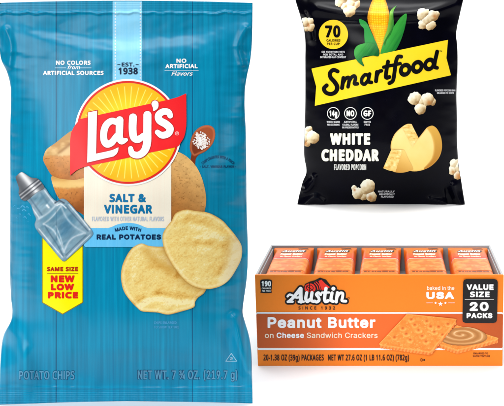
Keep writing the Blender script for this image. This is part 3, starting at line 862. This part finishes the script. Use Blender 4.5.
# popcorn pieces
def kernel_paint(lumps, toast, seed):
    def c(U, V):
        best = np.full(U.shape, -9.0); col = np.zeros((len(U), 3))
        for (x, y, r) in lumps:
            dx, dy = (U - x) / r, (V - y) / r; q = 1.35 - dx * dx - dy * dy
            z = np.where(q > 0, np.sqrt(np.maximum(q, 0)), -1) * r
            n = np.clip(.55 - .38 * dx - .5 * dy + .4 * (fbm(U / 2, V / 2, seed, 3) - .5), 0, 1)
            cc = mix((150, 116, 72), (222, 202, 160), sstep(0, .5, n)); cc = mix(cc, (250, 244, 224), sstep(.45, .95, n))
            k = z > best
            col[k] = cc[k]; best = np.where(k, z, best)
        for (x, y, r) in toast:
            col = mix(col, (186, 112, 50), np.exp(-((U - x) ** 2 + (V - y) ** 2) / r ** 2) * .8)
        return col
    return c
pieces = [
    ([(340, 2, 5), (345, 5.4, 4.6), (350.6, 2.6, 5.4), (356, 3.6, 4), (349.6, 10.4, 6.3), (343, -2, 6), (353, -3, 6)], [(346, 6.6, 1.4)]),
    ([(305, 22.6, 5), (309.6, 21.6, 4.2), (310.4, 27, 4.2), (306, 28.4, 3.4)], [(308.4, 25.4, 1.8)]),
    ([(422.4, 14.2, 6), (432.6, 15.6, 5.2), (422.6, 24.6, 4.6), (430.6, 25.4, 5), (437, 14, 2.6), (427, 19.6, 5.6), (426, 12, 3)], [(434.8, 16.2, 2)]),
    ([(414.8, 98.6, 6.5), (427.6, 99.4, 6.4), (420.6, 108.2, 5.6), (432, 101.6, 4), (419, 111, 3.4), (421.4, 101.6, 5)], [(429, 102.4, 2.2)]),
    ([(312.6, 137.2, 6.6), (308.4, 129.4, 3.8), (306, 134, 4), (307, 142.6, 3.8), (304, 139, 5)], [(305.5, 143.5, 2)]),
    ([(367.6, 186.4, 7.4), (358, 193.4, 6), (371.4, 196.2, 5.4), (354.4, 188, 2.8), (363, 196, 4.4), (364, 190.6, 5)], [(370.4, 198, 2.2), (354.6, 190, 1.2)]),
    ([(455, 164.6, 5), (453.4, 170, 4.8), (458.6, 174.6, 5), (460, 167, 6), (457.6, 160.8, 2.4)], [(459, 176, 3), (453, 172, 1.3)])]
for i, (lumps, toast) in enumerate(pieces):
    x0 = min(l[0] - l[2] for l in lumps) - 1; x1 = max(l[0] + l[2] for l in lumps) + 1
    y0 = min(l[1] - l[2] for l in lumps) - 1; y1 = max(l[1] + l[2] for l in lumps) + 1
    sh = wobble(union(*[circle(*l) for l in lumps]), 1.1, 2.8, 50 + i)
    clip = lambda X, Y: np.maximum(pop.l(Y) + .5 - X, X - pop.r(Y) + .5)
    Q.shape('popcorn_picture', popcorn_bag, inter(sh, clip), (x0, y0, x1, y1), kernel_paint(lumps, toast, 60 + i), 1, .35)

# cheese
wheel = poly(np.vstack([[(418.6, 138)], catmull([(426.4, 128), (429, 126.4), (433, 125.8), (437.4, 129.4), (441.2, 138), (441.8, 149), (438.4, 158.6), (430.6, 166.4), (420.6, 170.6), (410.6, 171), (401, 166.4), (393.4, 158), (390.8, 149),
                                                    (391.4, 141.6), (395, 133.6), (401.6, 127.2), (407, 124), (411.6, 124)], 5, False)]))
front_edge = catmull([(426.4, 128), (431.4, 136), (433.6, 147), (431.6, 158), (425.4, 166), (419, 171.4)], 5, False)
def wheel_paint(U, V):
    col = mix((250, 222, 146), (240, 202, 108), np.clip((V - 130) / 50 + .4 * (fbm(U / 8, V / 8, 2, 3) - .5), 0, 1))
    fx = np.interp(V, front_edge[:, 1], front_edge[:, 0])
    rim = mix((222, 172, 76), (176, 116, 36), np.clip((V - 128) / 44, 0, 1))
    rim = mix(rim, (236, 196, 112), np.exp(-((U - fx) / 1.3) ** 2) * .7)
    k = sstep(-.5, .5, U - fx) * (U > 424)
    col = mix(col, rim, k)
    return mix(col, (206, 150, 66), sstep(-1.4, 0, wheel(U, V)) * .5)
ch = Q.shape('cheese_wheel', popcorn_bag, wheel, (390, 123, 443, 172), wheel_paint, 1, .35)
def crumb(seed):
    def c(U, V):
        n = .5 + .7 * (fbm(U / 2.8, V / 1.8, seed, 3) - .5)
        return mix(mix((222, 172, 84), (240, 204, 122), sstep(.28, .5, n)), (250, 226, 160), sstep(.5, .75, n))
    return c
Q.shape('cut_face', ch, poly([(401.8, 127.2), (406.6, 124.2), (411.4, 124), (418.4, 138.2), (412.6, 147)]), (401, 123, 419, 148), crumb(3), 2, .3)
wedge = Q.shape('cheese_wedge', popcorn_bag, blob([(403, 149.6), (408, 158.4), (413, 168.4), (410.6, 170.6), (403, 172.6), (395, 172.2), (393.6, 170.6), (398, 160)], 4), (392, 148, 415, 174),
                lambda U, V: mix((244, 206, 120), (206, 148, 62), np.clip((V - 150) / 26 + (404 - U) / 60, 0, 1)), 3, .3)
Q.shape('cut_face', wedge, poly([(391.4, 149.4), (402.8, 150), (395.4, 171.8), (388, 170.2), (383.2, 168.2)]), (383, 149, 403, 172.5), crumb(8), 4, .3)

# ================================================================== 3. the open tray box
ZT = EYE - (275 - CY) / F                   # rim height
XL, XR, XLb, XRb = (254.7 - CX) / F, (503.8 - CX) / F, (257.8 - CX) / F, (502.5 - CX) / F
YF, YB, TH = 1.0, 1.134, .0034
snack_box = thing('snack_box', 'long orange cardboard tray box, open on top and filled with packets', 'box', ((XL + XR) / 2, YF, 0))

def xl(z): return XLb + (XL - XLb) * z / ZT
def xr(z): return XRb + (XR - XRb) * z / ZT
def slab(name, corners, mat, parent, bevel=.0006):
    """A board from its eight corners: (bottom four, top four), each ring counter-clockwise from above."""
    f = [(3, 2, 1, 0), (4, 5, 6, 7), (0, 1, 5, 4), (1, 2, 6, 5), (2, 3, 7, 6), (3, 0, 4, 7)]
    o = link_mesh(name, [tuple(c) for c in corners], f, mat, parent, smooth=False)
    b = o.modifiers.new('edge', 'BEVEL'); b.width = bevel; b.segments = 2; b.limit_method = 'NONE'
    return o
def board(name, x0b, x1b, x0t, x1t, y0, y1, z0, z1, mat, parent=None):
    return slab(name, [(x0b, y0, z0), (x1b, y0, z0), (x1b, y1, z0), (x0b, y1, z0), (x0t, y0, z1), (x1t, y0, z1), (x1t, y1, z1), (x0t, y1, z1)], mat, parent or snack_box)
front = board('front_panel', xl(0), xr(0), xl(ZT), xr(ZT), YF, YF + TH, 0, ZT, M_ORANGE)
board('back_panel', xl(0), xr(0), xl(ZT), xr(ZT), YB - TH, YB, 0, ZT, M_GREY)
g = .0003
side_l = board('side_panel', xl(0), xl(0) + .0026, xl(ZT), xl(ZT) + .0026, YF + TH + g, YB - TH - g, 0, ZT - .0004, M_GREY)
side_r = board('side_panel', xr(0) - .0026, xr(0), xr(ZT) - .0026, xr(ZT), YF + TH + g, YB - TH - g, 0, ZT - .0004, M_GREY)
board('inner_flap', xl(0) + .0029, xl(0) + .0041, xl(ZT) + .0029, xl(ZT) + .0041, YF + TH + g, YB - TH - g, .004, ZT - .0035, M_GREY, side_l)
board('inner_flap', xr(0) - .0041, xr(0) - .0029, xr(ZT) - .0041, xr(ZT) - .0029, YF + TH + g, YB - TH - g, .004, ZT - .0035, M_GREY, side_r)
ZS = .070                                    # the inner shelf the packets lie on
board('inner_shelf', xl(ZS) + .0046, xr(ZS) - .0046, xl(ZS) + .0046, xr(ZS) - .0046, YF + TH + g, YB - TH - g, ZS - .006, ZS, M_GREY)

def box_map(u, v, layer=0):
    return unproject(np.asarray(u, float), np.asarray(v, float), YF - .0003 * layer - .0001)
R = Printer(box_map, M_CARD)
# red band with white rules
def lx(v): return 254.7 + (257.8 - 254.7) * (v - 275) / 91
def rx(v): return 503.8 + (502.5 - 503.8) * (v - 275) / 91
def trap(v0, v1, m=.35): return poly([(lx(v0) + m, v0), (rx(v0) - m, v0), (rx(v1) - m, v1), (lx(v1) + m, v1)])
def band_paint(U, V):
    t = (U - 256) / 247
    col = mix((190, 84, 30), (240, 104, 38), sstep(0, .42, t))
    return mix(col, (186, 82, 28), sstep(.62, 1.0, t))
rb = R.shape('red_band', front, trap(312.2, 350), (255, 312, 504, 350.4), (250, 248, 244), 1, 1.0)
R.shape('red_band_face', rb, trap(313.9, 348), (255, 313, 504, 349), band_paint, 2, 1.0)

# calorie badge
bdg = R.shape('calorie_badge', front, blob([(260.6, 280.4), (266.2, 279.4), (271.8, 280.4), (272, 286), (271.4, 291), (272, 292.6), (266.2, 293.2), (260.4, 292.6), (261, 291), (260.4, 286)], 5),
              (259, 278.5, 273, 294), (26, 22, 22), 1, .25)
R.text('lettering', bdg, '190', (261.6, 281, 271, 286.4), (248, 246, 242), 2, .85)
R.text('lettering', bdg, 'CALORIES', (261.8, 287.6, 270.8, 289.2), (220, 214, 208), 2, .22)
R.text('lettering', bdg, 'PER PACK', (262, 290.2, 270.6, 291.8), (220, 214, 208), 2, .22)

# script logo with its red barrel
def w3(p, w=3.3): return stroke(p, w, 6)
Al = union(w3([(289, 301.2), (293.4, 297.4), (300.4, 288.8)], [2.6, 3.2, 3.6]), w3([(300.6, 288.8), (300.6, 295), (301, 301.6)], 3.9), w3([(287.6, 296.4), (289.6, 294.6), (292.6, 295.6), (296.4, 297.6), (300, 297)], 2.2),
           w3([(287.8, 301.7), (292.6, 301.7)], 2.4), w3([(298.8, 301.8), (303.6, 301.7)], 2.4))
ul = union(w3([(306.7, 292.8), (305.8, 298.4), (307.2, 301.5), (310, 299.4)], 3.2), w3([(312, 292.8), (311.2, 299.8), (313.6, 301.4)], 3.2))
sl = w3([(320.6, 294.6), (318.2, 292.8), (316.4, 294.6), (318.6, 297.6), (319, 300.4), (316.6, 302), (314.8, 301)], 2.9)
tl = union(w3([(326, 288.4), (324.6, 297.6), (325.4, 301.4), (328, 300.8)], 3.3), w3([(322, 292.6), (329, 292.5)], 2.2))
il = union(w3([(332, 293), (331, 299.8), (333.2, 301.4)], 3.2), circle(333.4, 288.7, 2.0))
nl = union(w3([(337.4, 292.8), (336.2, 301.8)], 3.2), w3([(336.8, 297.6), (339.6, 293.4), (342.6, 293.4), (342.6, 297), (342, 300.6), (345.8, 301.2)], 2.8))
logo = union(Al, ul, sl, tl, il, nl)
barrel = poly([(303.4, 288), (305, 284), (310, 281.6), (314.6, 280.4), (320, 277.6), (326, 279.6), (331.6, 286.6), (330, 293), (306, 294)])
lg = R.shape('script_outline', front, union(grow(logo, 1.75), barrel), (283, 274, 350, 306), (22, 17, 17), 1, .25)
R.shape('red_barrel', lg, union(minus(blob([(304.6, 288.4), (305.6, 285.2), (309.4, 283.4), (313.6, 284.6), (315.6, 288.6), (314, 291.4), (309, 292), (305.4, 291)], 4),
        union(rrect(309.2, 283, 310.2, 292), stroke([(306.4, 286), (313, 290.4)], .7), ring(ellipse(309.8, 287.8, 3.4, 2.6, 10), .6))),
        stroke([(314.4, 283), (317, 286), (318, 289.6)], .9), stroke([(316, 281.8), (319, 285), (320.2, 289.4)], .9),
        poly([(318.4, 281), (321.4, 279.6), (325.6, 284), (330, 287.2), (326, 289.2), (322, 290.6)])), (303, 277, 332, 294), (240, 52, 36), 2, .22)
R.shape('script', lg, logo, (283, 284, 350, 306), (255, 255, 255), 3, .22)
R.shape('registered_mark', front, ring(circle(348.6, 298.2, .9), .4), (347, 296.6, 350.2, 299.8), (120, 60, 16), 1, .12)
R.text('lettering', front, 'S I N C E   1 9 3 2', (298.4, 306.4, 335.2, 309.6), (78, 40, 14), 1, .35)

TXW = (255, 252, 246)
R.text('product_lettering', rb, 'Peanut Butter', (267.6, 317.1, 375.4, 328), TXW, 3, 1.5, font='wide')
R.text('lettering', rb, 'on', (264.8, 332.6, 273.6, 338), (252, 226, 200), 3, .3, font='wide')
R.text('lettering', rb, 'Cheese', (276.6, 332.6, 304, 338), TXW, 3, .62, font='wide')
R.text('lettering', rb, 'Sandwich Crackers', (306.8, 332.6, 377.6, 338), (252, 226, 200), 3, .25, font='wide')
DK = (48, 24, 8)
R.text('lettering', front, '20-1.38 OZ (39g) PACKAGES', (263.4, 354.6, 323.8, 360.6), DK, 1, .45)
R.text('lettering', front, 'NET WT 27.6 OZ (1 LB 11.6 OZ) (782g)', (328, 354.6, 409, 360.6), DK, 1, .45)
R.shape('kosher_mark', front, union(ring(circle(421.4, 360, 1.3), .4), rrect(420.9, 359.2, 421.3, 360.8), rrect(423.4, 359.2, 425, 360.8)), (419.6, 358, 426, 362), DK, 1, .13)
R.text('lettering', front, 'ENLARGED TO', (473.4, 352.6, 488, 354.4), (110, 50, 14), 1, .2)
R.text('lettering', front, 'SHOW TEXTURE', (472.8, 355.4, 490, 357.2), (110, 50, 14), 1, .2)

# USA mark
R.text('lettering', front, 'baked in the', (427, 286, 454.4, 290), (255, 236, 214), 1, .25, font='wide')
R.text('lettering', front, 'USA', (426.4, 291.8, 454, 299), TXW, 1, 1.6, font='wide')
R.shape('star_rule', front, union(star(440.5, 303.9, 2.5), star(435.6, 303, 1.5), star(445.4, 303, 1.5), rrect(426.4, 302.6, 432.8, 303.1), rrect(448.2, 302.6, 454.8, 303.1)),
        (426, 300.5, 455.2, 307), TXW, 1, .16)
vb = R.shape('value_badge', front, poly(np.vstack([[(463.2, 282), (464, 279.8), (466.4, 279), (494.2, 279), (496.8, 279.8), (497.8, 282)], [(497, 320), (496, 322.2), (493.6, 323), (465.4, 323), (463, 322), (462.4, 320)]])),
             (462, 278.5, 498.4, 323.6), (24, 22, 24), 4, .35)
R.text('lettering', vb, 'VALUE', (466.6, 284.3, 493.6, 290), TXW, 5, 1.15, font='wide')
R.text('lettering', vb, 'SIZE', (470, 291.6, 489.6, 297.2), TXW, 5, 1.15)
R.shape('rule', vb, rrect(464.8, 299.3, 494, 299.9), (464.4, 298.9, 494.4, 300.3), (200, 198, 196), 5, .15)
R.text('lettering', vb, '20', (469.6, 302, 488.6, 311), TXW, 5, 1.8, font='wide')
R.text('lettering', vb, 'PACKS', (466.6, 313, 492.4, 318.2), TXW, 5, 1.1, font='wide')

# crackers
def scallop(p0, p1, n, r):
    return [circle(p0[0] + (p1[0] - p0[0]) * (k + .5) / n, p0[1] + (p1[1] - p0[1]) * (k + .5) / n, r) for k in range(n)]
def cracker(name, quad, thick, nL, nR, holes, layer, box):
    l, t, r, b = quad                     # left, top, right, bottom corners of the face
    face = grow(poly([l, t, r, b]), .9)
    lo = [(p[0], p[1] + thick) for p in (l, b, r)]
    side = union(poly([l, lo[0], lo[1], lo[2], r, b]), *scallop(lo[0], lo[1], nL, 1.9), *scallop(lo[1], lo[2], nR, 1.9))
    def paint(U, V):
        n = fbm(U / 3, V / 2.4, 5, 3); f = face(U, V)
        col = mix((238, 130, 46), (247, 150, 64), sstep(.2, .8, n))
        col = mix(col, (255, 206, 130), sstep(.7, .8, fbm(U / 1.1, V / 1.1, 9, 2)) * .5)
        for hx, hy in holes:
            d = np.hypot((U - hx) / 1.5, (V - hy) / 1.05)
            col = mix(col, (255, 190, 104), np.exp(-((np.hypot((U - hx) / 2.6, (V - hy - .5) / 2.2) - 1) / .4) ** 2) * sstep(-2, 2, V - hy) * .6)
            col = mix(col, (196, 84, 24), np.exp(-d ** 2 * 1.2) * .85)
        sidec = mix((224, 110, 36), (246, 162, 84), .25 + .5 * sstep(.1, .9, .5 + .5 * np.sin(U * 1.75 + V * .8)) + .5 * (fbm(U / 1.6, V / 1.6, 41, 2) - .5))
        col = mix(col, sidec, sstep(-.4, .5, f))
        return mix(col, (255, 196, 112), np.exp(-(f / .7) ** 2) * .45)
    return R.shape(name, front, union(face, side), box, paint, layer, .3)
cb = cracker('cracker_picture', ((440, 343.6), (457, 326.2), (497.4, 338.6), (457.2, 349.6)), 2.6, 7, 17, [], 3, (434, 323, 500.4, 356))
pbs = wobble(blob([(441.4, 338.6), (446, 333), (453, 329), (462, 327.4), (472, 328), (480.6, 330.8), (486.4, 334.8), (487.4, 338.2), (483.4, 341.8), (474.6, 344.4), (463.4, 345.6), (452, 345.2), (444, 342.6)], 5), .4, 5, 3)
def pb(U, V):
    x, y = (U - 461 - .25 * (V - 334)) / 25, (V - 334.4) / 10
    r = np.hypot(x, y); a = np.arctan2(y, x)
    w = np.sin(2 * math.pi * (r * 2.6 - a / (2 * math.pi)) + .8 * fbm(U / 6, V / 3, 4, 2))
    col = mix((178, 118, 60), (208, 150, 90), .5 + .5 * w); col = mix(col, (244, 212, 166), sstep(.6, 1, w) * .8 * (.3 + .7 * fbm(U / 7, V / 4, 9, 2)) * sstep(-.9, .4, y * -1 + .3 * x + .4))
    return mix(col, (146, 90, 40), sstep(-2.2, 0, pbs(U, V)) * (.25 + .5 * sstep(336, 344, V)))
R.shape('peanut_butter', cb, pbs, (438, 325, 490, 348), pb, 4, .3)
hl = [(0.19, .2), (.33, .38), (.2, .56), (.1, .84)]
holes = [(411.4, 319.2), (426.6, 321), (438.6, 326.6), (414.8, 324.6), (430.6, 326.2), (402.8, 328), (418.4, 330), (434.4, 331.8), (406.2, 333.6), (422.2, 335.8), (394.4, 337), (410.2, 339.6), (426, 341.4),
         (448, 323.8), (442.4, 334.4)]
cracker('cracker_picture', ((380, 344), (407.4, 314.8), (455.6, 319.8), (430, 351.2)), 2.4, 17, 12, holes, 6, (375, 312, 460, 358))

# ================================================================== 4. the packets in the tray
PW, PY0, PY1, PZ0, PZ1 = .0496, 1.0052, 1.1285, ZS + .0003, .1003
def packet_profile(t):
    """Half width and height factor along the packet, t = 0 front .. 1 back: flat fins at both ends."""
    e = np.minimum(t, 1 - t)
    k = sstep(.045, .10, e)
    return .5 * PW * (1 - .05 * k), .05 + .95 * k ** .5
def packet_mid(k): return PZ1 - .0012 - (PZ1 - PZ0 - .0012) * .5 * k
def top_z(x, y):
    t = (y - PY0) / (PY1 - PY0)
    hw, k = packet_profile(t)
    s = np.clip(np.abs(x) / hw, 0, 1)
    crown = (1 - s ** 14) ** .5
    zmid = packet_mid(k)
    return zmid + (PZ1 - PZ0) * .5 * k * crown * .96 + .0007 * (fbm(x / .012 + 3, y / .009, 3, 3) - .5)
PACK_GROUP = 'cracker packets lying in the open tray'
CENT = [-.1192 + .0538 * k for k in range(5)]
packet = thing('cracker_packet', '', 'snack packet', (CENT[0], (PY0 + PY1) / 2, PZ0), PACK_GROUP)
nt_, nc_ = 64, 40
V, Fc = [], []
for j in range(nt_ + 1):
    t = j / nt_; y = PY0 + (PY1 - PY0) * t
    hw, k = packet_profile(np.array(t)); hw = float(hw)
    zmid = float(packet_mid(k))
    for i in range(2 * nc_):
        a = 2 * math.pi * i / (2 * nc_)
        ca, sa = math.cos(a), math.sin(a)
        x = hw * math.copysign(abs(ca) ** .25, ca)
        zt = float(top_z(np.array(x), np.array(y)))
        if sa >= 0: z = zmid + (zt - zmid) if abs(ca) < 1 - 1e-9 else zmid
        else: z = zmid - (PZ1 - PZ0) * .5 * float(k) * float((1 - min(1, abs(x) / hw) ** 14) ** .5) + .0012 * 0
        V.append((CENT[0] + x, y, z))
n2 = 2 * nc_
for j in range(nt_):
    for i in range(n2):
        Fc.append((j * n2 + i, j * n2 + (i + 1) % n2, (j + 1) * n2 + (i + 1) % n2, (j + 1) * n2 + i))
Fc.append(tuple(range(n2))[::-1]); Fc.append(tuple(nt_ * n2 + i for i in range(n2)))
link_mesh('wrapper', V, Fc, M_WRAPBASE, packet)

# printed top: u in mm across, v in mm from the back edge
def pk_map(u, v, layer=0):
    x = np.asarray(u, float) / 1000; y = PY1 - np.asarray(v, float) / 1000
    return CENT[0] + x, y, top_z(x, y) + .00022 * layer
K = Printer(pk_map, M_WRAP)
HW = 1000 * PW / 2
rbnd = K.shape('red_band', packet, rrect(-HW + 1.4, 26, HW - 1.4, 49), (-HW, 25.5, HW, 49.5), lambda U, V: mix((236, 96, 32), (224, 72, 26), (V - 26) / 23), 1, .7)
K.shape('red_rule', rbnd, rrect(-HW + 1.3, 48.4, HW - 1.3, 52.4), (-HW, 48, HW, 53), (214, 34, 30), 2, .5)
K.shape('white_rule', rbnd, rrect(-HW + 1.3, 52.4, HW - 1.3, 54.0), (-HW, 52, HW, 54.4), (255, 214, 190), 2, .4)
def pk_crackers(U, V):
    g_ = fbm(U / 5, V / 6, 7, 3)
    col = mix((218, 106, 28), (232, 138, 62), sstep(.3, .7, g_))
    col = mix(col, (222, 104, 34), (np.abs((V - 58) % 16 - 8) < 1.1) * sstep(.38, .56, vnoise(U / 5.5, np.floor((V - 58) / 16) * 3 + 5, 3)) * .75)
    return mix(col, (214, 96, 30), (np.abs((V - 66) % 16 - 8) < .8) * sstep(.5, .62, vnoise(U / 4.5, np.floor((V - 66) / 16) * 5, 8)) * .6)
K.shape('cracker_picture', packet, rrect(-HW + 2.2, 54.6, HW - 2.2, 103), (-HW + 1, 54, HW - 1, 103.6), pk_crackers, 1, .6)
K.text('outlined_lettering', packet, 'Austin', (-15, 12, 15, 24), (36, 24, 20), 1, 3.8, step=.5, shear=.25)
K.text('lettering', packet, 'Austin', (-13.2, 13.6, 13.2, 22.4), (255, 255, 255), 2, 1.0, step=.4, shear=.25)
K.shape('dark_mark', packet, poly([(5, 4.6), (17, 3.8), (19, 8.4), (7, 9)]), (4, 3, 20, 10), (46, 26, 16), 1, .5)
K.text('lettering', rbnd, 'Peanut Butter', (-13.6, 28, 13.6, 37), (255, 222, 196), 2, 1.4, step=.5)
K.text('lettering', rbnd, 'on Cheese Crackers', (-13, 40, 13, 46.4), (255, 206, 170), 2, .8, step=.45)
K.text('lettering', packet, 'NET WT 1.38 OZ (39g) PEANUT BUTTER', (-17.4, 105.2, 17.4, 109.6), (120, 52, 16), 1, .5, step=.4)

PLAB = ['orange cracker packet at the far left end of the tray, beside the left side wall',
        'orange cracker packet second from the left end of the tray',
        'orange cracker packet in the middle of the row, third from either end',
        'orange cracker packet second from the right end of the tray',
        'orange cracker packet at the far right end of the tray, beside the right side wall']
def copy_tree(o, parent=None):
    c = o.copy(); COL.objects.link(c)
    if parent is not None: c.parent = parent
    for ch_ in list(o.children): copy_tree(ch_, c)
    return c
for k in range(5):
    p = packet if k == 0 else copy_tree(packet)
    p.location.x = CENT[k]; p['label'] = PLAB[k]
    p.rotation_euler.z = (.012, .016, -.012, .009, -.018)[k]

# ================================================================== the white sweep
def grid_sheet(name, prof, x0, x1, nx):
    V = [(x0 + (x1 - x0) * i / nx, y, z) for (y, z) in prof for i in range(nx + 1)]
    n = nx + 1
    Fs = [(j * n + i, j * n + i + 1, (j + 1) * n + i + 1, (j + 1) * n + i) for j in range(len(prof) - 1) for i in range(nx)]
    o = link_mesh(name, V, Fs, M_WHITE); o['kind'] = 'structure'; return o
grid_sheet('floor', [(.74, 0), (1, 0), (2, 0), (3.2, 0)], -4, 4, 4)
R0 = 1.2
grid_sheet('backdrop', [(3.2 + R0 * math.sin(a), R0 - R0 * math.cos(a)) for a in np.linspace(0, math.pi / 2, 14)] + [(3.2 + R0, 2.2), (3.2 + R0, 3.6)], -4, 4, 4)

# ================================================================== lamps
def area(name, loc, target, sx, sy, watt, col=(1, 1, 1)):
    l = bpy.data.lights.new(name, 'AREA'); l.shape = 'RECTANGLE'; l.size = sx; l.size_y = sy; l.energy = watt; l.color = col
    o = bpy.data.objects.new(name, l); COL.objects.link(o); o.location = loc
    from mathutils import Vector
    o.rotation_euler = (Vector(target) - Vector(loc)).to_track_quat('-Z', 'Y').to_euler()
    o['kind'] = 'helper'
    return o
LS = 1.0
area('key_softbox', (-.62, -.4, 1.82), (-.2, 1.05, .17), 1.5, .42, 28.5 * LS)
area('overhead_softbox', (0, 1.5, 2.4), (0, 1.45, 0), 3.2, 2.4, 72 * LS)
area('low_softbox', (-1.0, -.15, .5), (-.34, .95, .15), .55, .7, 8.2 * LS)
area('low_softbox', (.85, -.25, .55), (.0, 1.1, .1), .3, .5, 2.6 * LS)
area('backdrop_softbox', (0, 2.5, 3.0), (0, 4.4, .6), 4.0, .8, 110 * LS)

w = bpy.data.worlds.new('World'); SC.world = w; w.use_nodes = True
w.node_tree.nodes['Background'].inputs['Color'].default_value = (1, 1, 1, 1)
w.node_tree.nodes['Background'].inputs['Strength'].default_value = .07

# ================================================================== camera
cam = bpy.data.cameras.new('camera'); co = bpy.data.objects.new('camera', cam); COL.objects.link(co)
co.location = (0, 0, EYE); co.rotation_euler = (math.pi / 2, 0, 0)
cam.sensor_width = 36; cam.sensor_fit = 'HORIZONTAL'; cam.lens = 36 * F / 504
cam.shift_x = -(CX - 252) / 504; cam.shift_y = -(203 - CY) / 504
cam.clip_start = .01; cam.clip_end = 100
SC.camera = co
SC.view_settings.view_transform = 'Standard'; SC.view_settings.look = 'None'
SC.view_settings.exposure = 0; SC.view_settings.gamma = 1
SC.render.film_transparent = False
print('print vertices', NPRINT[0])
